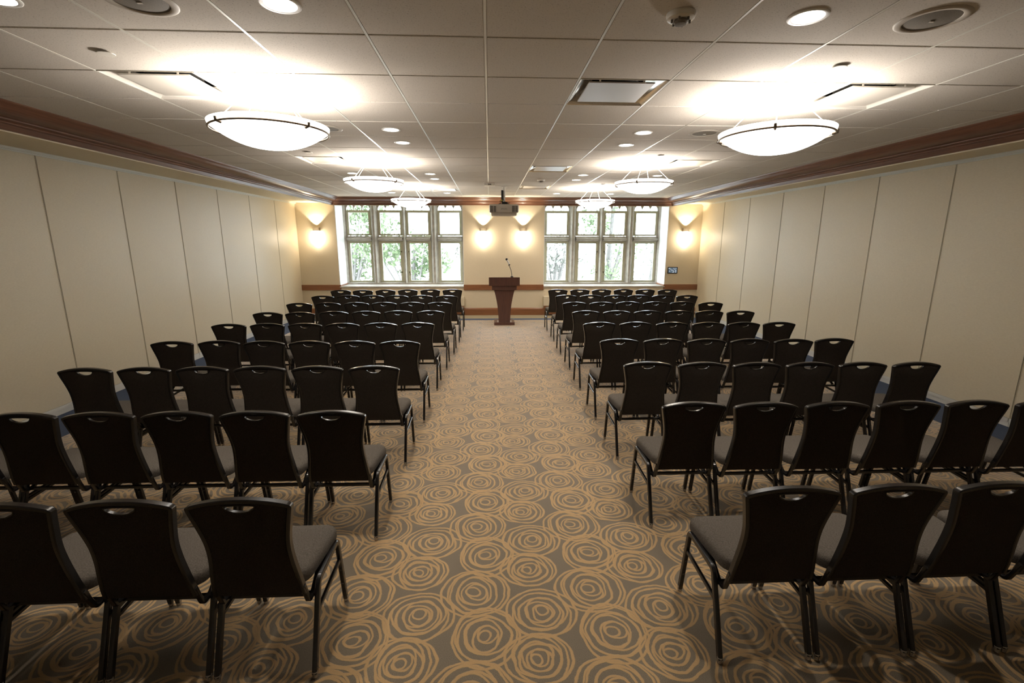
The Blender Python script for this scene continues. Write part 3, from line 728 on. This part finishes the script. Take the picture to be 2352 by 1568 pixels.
for k, lab in (((1, -1), 'white smoke detector with clear cover near the top edge'), ((1, 9), 'small white smoke detector between the two far air diffusers')):
    t = thing('smoke_detector', (tcx(k[0]), tcy(k[1]), ZC), lab, 'smoke detector', 'ceiling smoke detectors')
    b_ = MB(); b_.lathe([(.066, .003), (.068, -.006), (.062, -.022), (.050, -.026), (.0005, -.028)], (0, 0, 0), 32); b_.build('base', M['plastic'], t, 40)
    b_ = MB(); b_.lathe([(.030, -.026), (.034, -.036), (.026, -.046), (.0005, -.048)], (0, 0, 0), 24)
    for i in range(6):
        a = i*PI/3; b_.box(math.cos(a)*.042-.004, math.cos(a)*.042+.004, math.sin(a)*.042-.004, math.sin(a)*.042+.004, -.04, -.024)
    b_.build('sensor_cage', M['grille'], t, 40)
for (x, y), lab in (((tcx(-4), tcy(0)), 'round white sprinkler cover plate above the nearest left air diffuser'), ((tcx(3), tcy(0)), 'round white sprinkler cover plate above the nearest right air diffuser'),
                    ((tcx(-4), tcy(5)), 'round white sprinkler cover plate below the nearest left bowl pendant'), ((tcx(3), tcy(5)), 'round white sprinkler cover plate beyond the nearest right bowl pendant'),
                    ((tcx(3), tcy(10)), 'tiny white sprinkler cover plate near the far right bowl pendant')):
    t = thing('sprinkler_cover', (x, y, ZC), lab, 'sprinkler', 'sprinkler cover plates')
    b_ = MB(); b_.lathe([(.0005, -.013), (.042, -.012), (.043, -.009), (.020, -.007), (.020, .002)], (0, 0, 0), 28); b_.build('cover_plate', M['plastic'], t, 40)
dl = {(1, 1): 'square mirrored air diffuser nearest the camera, right of centre', (1, 7): 'square mirrored air diffuser, middle one right of the ceiling centre line', (1, 11): 'farthest square mirrored air diffuser, right of the ceiling centre line',
      (-4, 1): 'square white air diffuser left of the nearest left bowl pendant', (-4, 6): 'square white air diffuser left of the middle left bowl pendant', (-2, 12): 'shaded square air diffuser right of the farthest left bowl pendant',
      (4, 1): 'square white air diffuser right of the nearest right bowl pendant', (4, 6): 'square white air diffuser right of the middle right bowl pendant', (4, 11): 'square air diffuser right of the farthest right bowl pendant'}
for k in DIFF:
    t = thing('air_diffuser', (tcx(k[0]), tcy(k[1]), ZC), dl[k], 'air vent', 'square plaque air diffusers')
    b_ = MB(); a, d = .296, .150
    b_.sweep([(-a, -a, 0), (a, -a, 0), (a, a, 0), (-a, a, 0)], [(-.002, 0), (.004, .006), (.020, .030), (.038, .070), (.052, .115), (.055, .115), (.042, .070), (.024, .030), (.010, .004), (.004, 0)], (0, 0, 1), closed=True)
    b_.build('pan', M['chrome'] if k[0] == 1 else M['satin_white'], t, 40)
    b_ = MB(); b_.lathe([(.17, .050), (.17, .25), (.0005, .25)], (0, 0, 0), 32); b_.box(-.3, .3, -.3, .3, .30, .31); b_.build('duct_neck', M['dark'], t, 40)
    b_ = MB(); b_.bbox(-.224, .224, -.224, .224, .002, .011, .003); b_.build('plaque', M['plaque'] if k[0] == 1 else M['satin_white'], t)
    for sx in (-1, 1):
        for sy in (-1, 1):
            b_ = MB(); b_.box(sx*.15-.006, sx*.15+.006, sy*.221-.002, sy*.221+.002, .008, .05); b_.build('hanger', M['plastic'], t)

# occupancy sensor box, projector
t = thing('sensor_box', (.012, 9.12, ZC), 'small white box on the ceiling centre line before the projector', 'sensor')
b_ = MB(); b_.bbox(-.098, .098, -.06, .06, -.044, .006, .008); b_.build('housing', M['plastic'], t)
b_ = MB(); b_.bbox(-.03, .03, -.064, -.058, -.036, -.012, .002); b_.build('lens', M['grille'], t)
t = thing('projector', (.29, 9.65, 2.366), 'white projector hanging from the ceiling above the lectern', 'projector', rz=-.01)
b_ = MB(); b_.bbox(-.288, .288, -.16, .22, .052, .215, .03); b_.bbox(-.250, .250, -.12, .2, .0, .06, .012); b_.build('housing', M['projwhite'], t, 30)
b_ = MB()
for x0, x1 in ((-.268, -.155), (.155, .268)): b_.box(x0, x1, -.1625, -.155, .065, .178)
b_.build('vent_recess', M['black'], t)
b_ = MB()
for x0, x1 in ((-.270, -.153), (.153, .270)):
    for k in range(9): b_.box(x0, x1, -.167, -.158, .062+k*.0145, .0665+k*.0145)
    xm = (x0+x1)/2+.004; b_.box(xm-.004, xm+.004, -.168, -.158, .062, .182)
b_.build('grille_bars', M['projwhite'], t)
cu = bpy.data.curves.new('lettering', 'FONT'); cu.body = 'EPSON'; cu.size = .038; cu.align_x = 'CENTER'; cu.extrude = .0006; cu.materials.append(M['grey'])
tmp = bpy.data.objects.new('lettering_curve', cu); COL.objects.link(tmp); bpy.context.view_layer.update()
me_ = bpy.data.meshes.new_from_object(tmp.evaluated_get(bpy.context.evaluated_depsgraph_get())); bpy.data.objects.remove(tmp)
lt = bpy.data.objects.new('lettering', me_); COL.objects.link(lt); lt.parent = t; lt.location = (.0, -.1612, .112); lt.rotation_euler = (PI/2, 0, 0)
b_ = MB(); b_.bbox(-.11, .11, -.06, .16, .212, .226, .004); b_.bbox(-.045, .075, -.02, .10, .226, .268, .01)
for a in (-.12, .12): b_.tube([(a, -.05, .215), (a*.4, .02, .25)], .006, 6)
b_.build('mount_bracket', M['black'], t)
b_ = MB(); b_.tube([(.008, .04, .26), (.008, .04, .555)], .022, 16); b_.lathe([(.055, .548), (.055, .556), (.0005, .556)], (.008, .04, 0), 24); b_.build('ceiling_pole', M['plastic'], t, 40)
b_ = MB(); b_.bbox(-.052, -.014, .0, .05, .30, .49, .004); b_.build('power_box', M['black'], t)
b_ = MB()
rq = random.Random(3)
for k in range(6):
    b_.tube([(-.04+rq.uniform(-.02, .05), .0, .31), (-.06+rq.uniform(-.04, .1), -.03, .28), (rq.uniform(-.08, .12), -.03, .25), (rq.uniform(-.09, .12), .0, .222)], .0035, 6)
b_.build('cable_bundle', M['black'], t, 60)
b_ = MB(); b_.bbox(-.058, -.034, -.02, .0, .275, .31, .006); b_.build('yellow_tag', M['yellow'], t)

# ------------------------------------------------------------------ wall sconces and control panel
for x, lab in ((-4.262, 'lit wall sconce left of the left window'), (-.151, 'lit wall sconce left of the projector, between the windows'), (.848, 'lit wall sconce right of the projector, between the windows'), (4.955, 'lit wall sconce above the control panel, right of the right window')):
    p = TILT @ Vector((x, YB, 2.16))
    t = thing('wall_sconce', p, lab, 'wall lamp', 'wall sconces', -.016)
    b_ = MB(); b_.bbox(-.082, .082, -.10, .0, -.040, -.030, .003); b_.bbox(-.082, .082, -.10, .0, .028, .038, .003); b_.bbox(-.070, .070, -.085, .0, -.034, .032, .003); b_.build('bracket', M['bracket'], t)
    b_ = MB(); b_.lathe([(.0005, -.375), (.060, -.375), (.066, -.368), (.066, -.045), (.060, -.041), (.0005, -.041)], (0, -.082+.008, 0), 28); b_.build('glass_shade', M['sconce_glass'], t, 40)
    o = light('uplight', 'SPOT', t, (0, -.075, .050), 44, (1, .86, .64), spot_size=math.radians(96), spot_blend=.25, shadow_soft_size=.03)
    o.rotation_euler = (PI, 0, 0)
    light('side_glow', 'POINT', t, (0, -.165, -.20), 3.5, (1, .86, .66), shadow_soft_size=.02)
p = TILT @ Vector((4.70, YB, 1.15))
t = thing('control_panel', p, 'black framed touch screen on the wall right of the right window', 'control panel', rz=-.016)
b_ = MB(); b_.bbox(-.128, .128, -.03, 0, -.082, .082, .006); b_.build('bezel', M['black'], t)
b_ = MB(); b_.box(-.110, .110, -.032, -.029, -.064, .064); so = b_.build('screen', M['screen'], t)
b_ = MB()
for i, j in ((-4, 2), (-3, 2), (1, 2), (3, 2), (-2, 1), (2, 1), (-1, 0), (0, 0), (3, 0), (-3, -1), (1, -1), (3, -1), (0, -2), (1, -2), (3, -2)):
    b_.box(i*.026-.009, i*.026+.009, -.0335, -.0318, j*.024-.007, j*.024+.007)
b_.build('icon', M['icon'], so)

# ------------------------------------------------------------------ outside
g = MB(); g.box(-40, 40, 13.2, 70, -4.2, -4.0); o = g.build('terrace', M['terrace']); o['kind'] = 'structure'
def tree(x, y, h, rc, n, mat, lab, seed):
    rd = random.Random(seed); t = thing('tree', (x, y, -4), lab, 'tree', 'trees beyond the windows')
    tr = MB(); tr.tube([(0, 0, 0), (.1, 0, h*.35), (0, .1, h*.6), (.1, 0, h*.85)], [.22, .17, .11, .04], 8)
    blobs = []
    for k in range(9):
        a = rd.random()*6.28; q = rd.uniform(.25, 1); c_ = Vector((math.cos(a)*rc*q*.8, math.sin(a)*rc*q*.6, h*rd.uniform(.5, 1.0)))
        blobs.append((c_, rc*rd.uniform(.28, .5))); tr.tube([(0, 0, h*.42), (c_.x*.5, c_.y*.5, (h*.42+c_.z)/2), tuple(c_)], [.07, .045, .015], 6)
    tr.build('trunk', M['bark'], t, 60)
    lf = MB()
    for k in range(n):
        c_, r_ = rd.choice(blobs); d = Vector((rd.gauss(0, 1), rd.gauss(0, 1), rd.gauss(0, .8))).normalized()*r_*rd.uniform(.35, 1.05)
        p_ = c_+d; u = Vector((rd.gauss(0, 1), rd.gauss(0, 1), rd.gauss(0, 1))).normalized()*rd.uniform(.05, .13); v = u.orthogonal().normalized()*u.length*.55
        lf.add([p_-u, p_+v, p_+u, p_-v], [(0, 1, 2, 3)])
    fo = lf.build('foliage', mat, t); fo['kind'] = 'stuff'
tree(-6.6, 23, 7.6, 2.3, 1900, M['leaf'], 'leafy green tree outside, behind the outer left pane', 1)
tree(-3.2, 20, 6.9, 2.0, 1900, M['leaf'], 'dense green tree outside, behind the middle panes of the left window', 2)
tree(-.2, 26, 7.0, 1.8, 900, M['leaf2'], 'sparse olive tree outside, behind the inner pane of the left window', 3)
tree(3.3, 24, 6.4, 1.6, 600, M['leaf2'], 'thin olive tree outside, behind the inner pane of the right window', 4)
tree(5.3, 21, 8.6, 1.9, 1300, M['leaf'], 'tall green tree outside, behind the middle panes of the right window', 5)
tree(8.6, 25, 6.2, 1.7, 500, M['leaf2'], 'pale olive tree outside, behind the outer pane of the right window', 6)

# ------------------------------------------------------------------ world, camera
w = bpy.data.worlds.new('sky'); sc.world = w; w.use_nodes = True
bg = w.node_tree.nodes['Background']; bg.inputs[0].default_value = (.80, .90, 1, 1); bg.inputs[1].default_value = 13.0
w.cycles.sampling_method = 'MANUAL'; w.cycles.sample_map_resolution = 64

F, PT, YAW, RL = 1081.76, .2106, .047, .0013
cp, sp_, cy, sy, crr, srr = math.cos(PT), math.sin(PT), math.cos(YAW), math.sin(YAW), math.cos(RL), math.sin(RL)
fw = Vector((sy*cp, cy*cp, -sp_)); rt = Vector((cy, -sy, 0)); up = rt.cross(fw)
rt2 = rt*crr+up*srr; up2 = up*crr-rt*srr
cam = bpy.data.cameras.new('camera'); co = bpy.data.objects.new('camera', cam); COL.objects.link(co)
cam.sensor_width = 36; cam.sensor_fit = 'HORIZONTAL'; cam.lens = F/2352*36; cam.clip_start = .02; cam.clip_end = 300
co.matrix_world = Matrix(((rt2.x, up2.x, -fw.x, 0), (rt2.y, up2.y, -fw.y, 0), (rt2.z, up2.z, -fw.z, 1.8856), (0, 0, 0, 1)))
sc.camera = co
vs_ = sc.view_settings; vs_.view_transform = 'Standard'; vs_.look = 'None'; vs_.gamma = 1; vs_.use_curve_mapping = False; vs_.exposure = 0.0
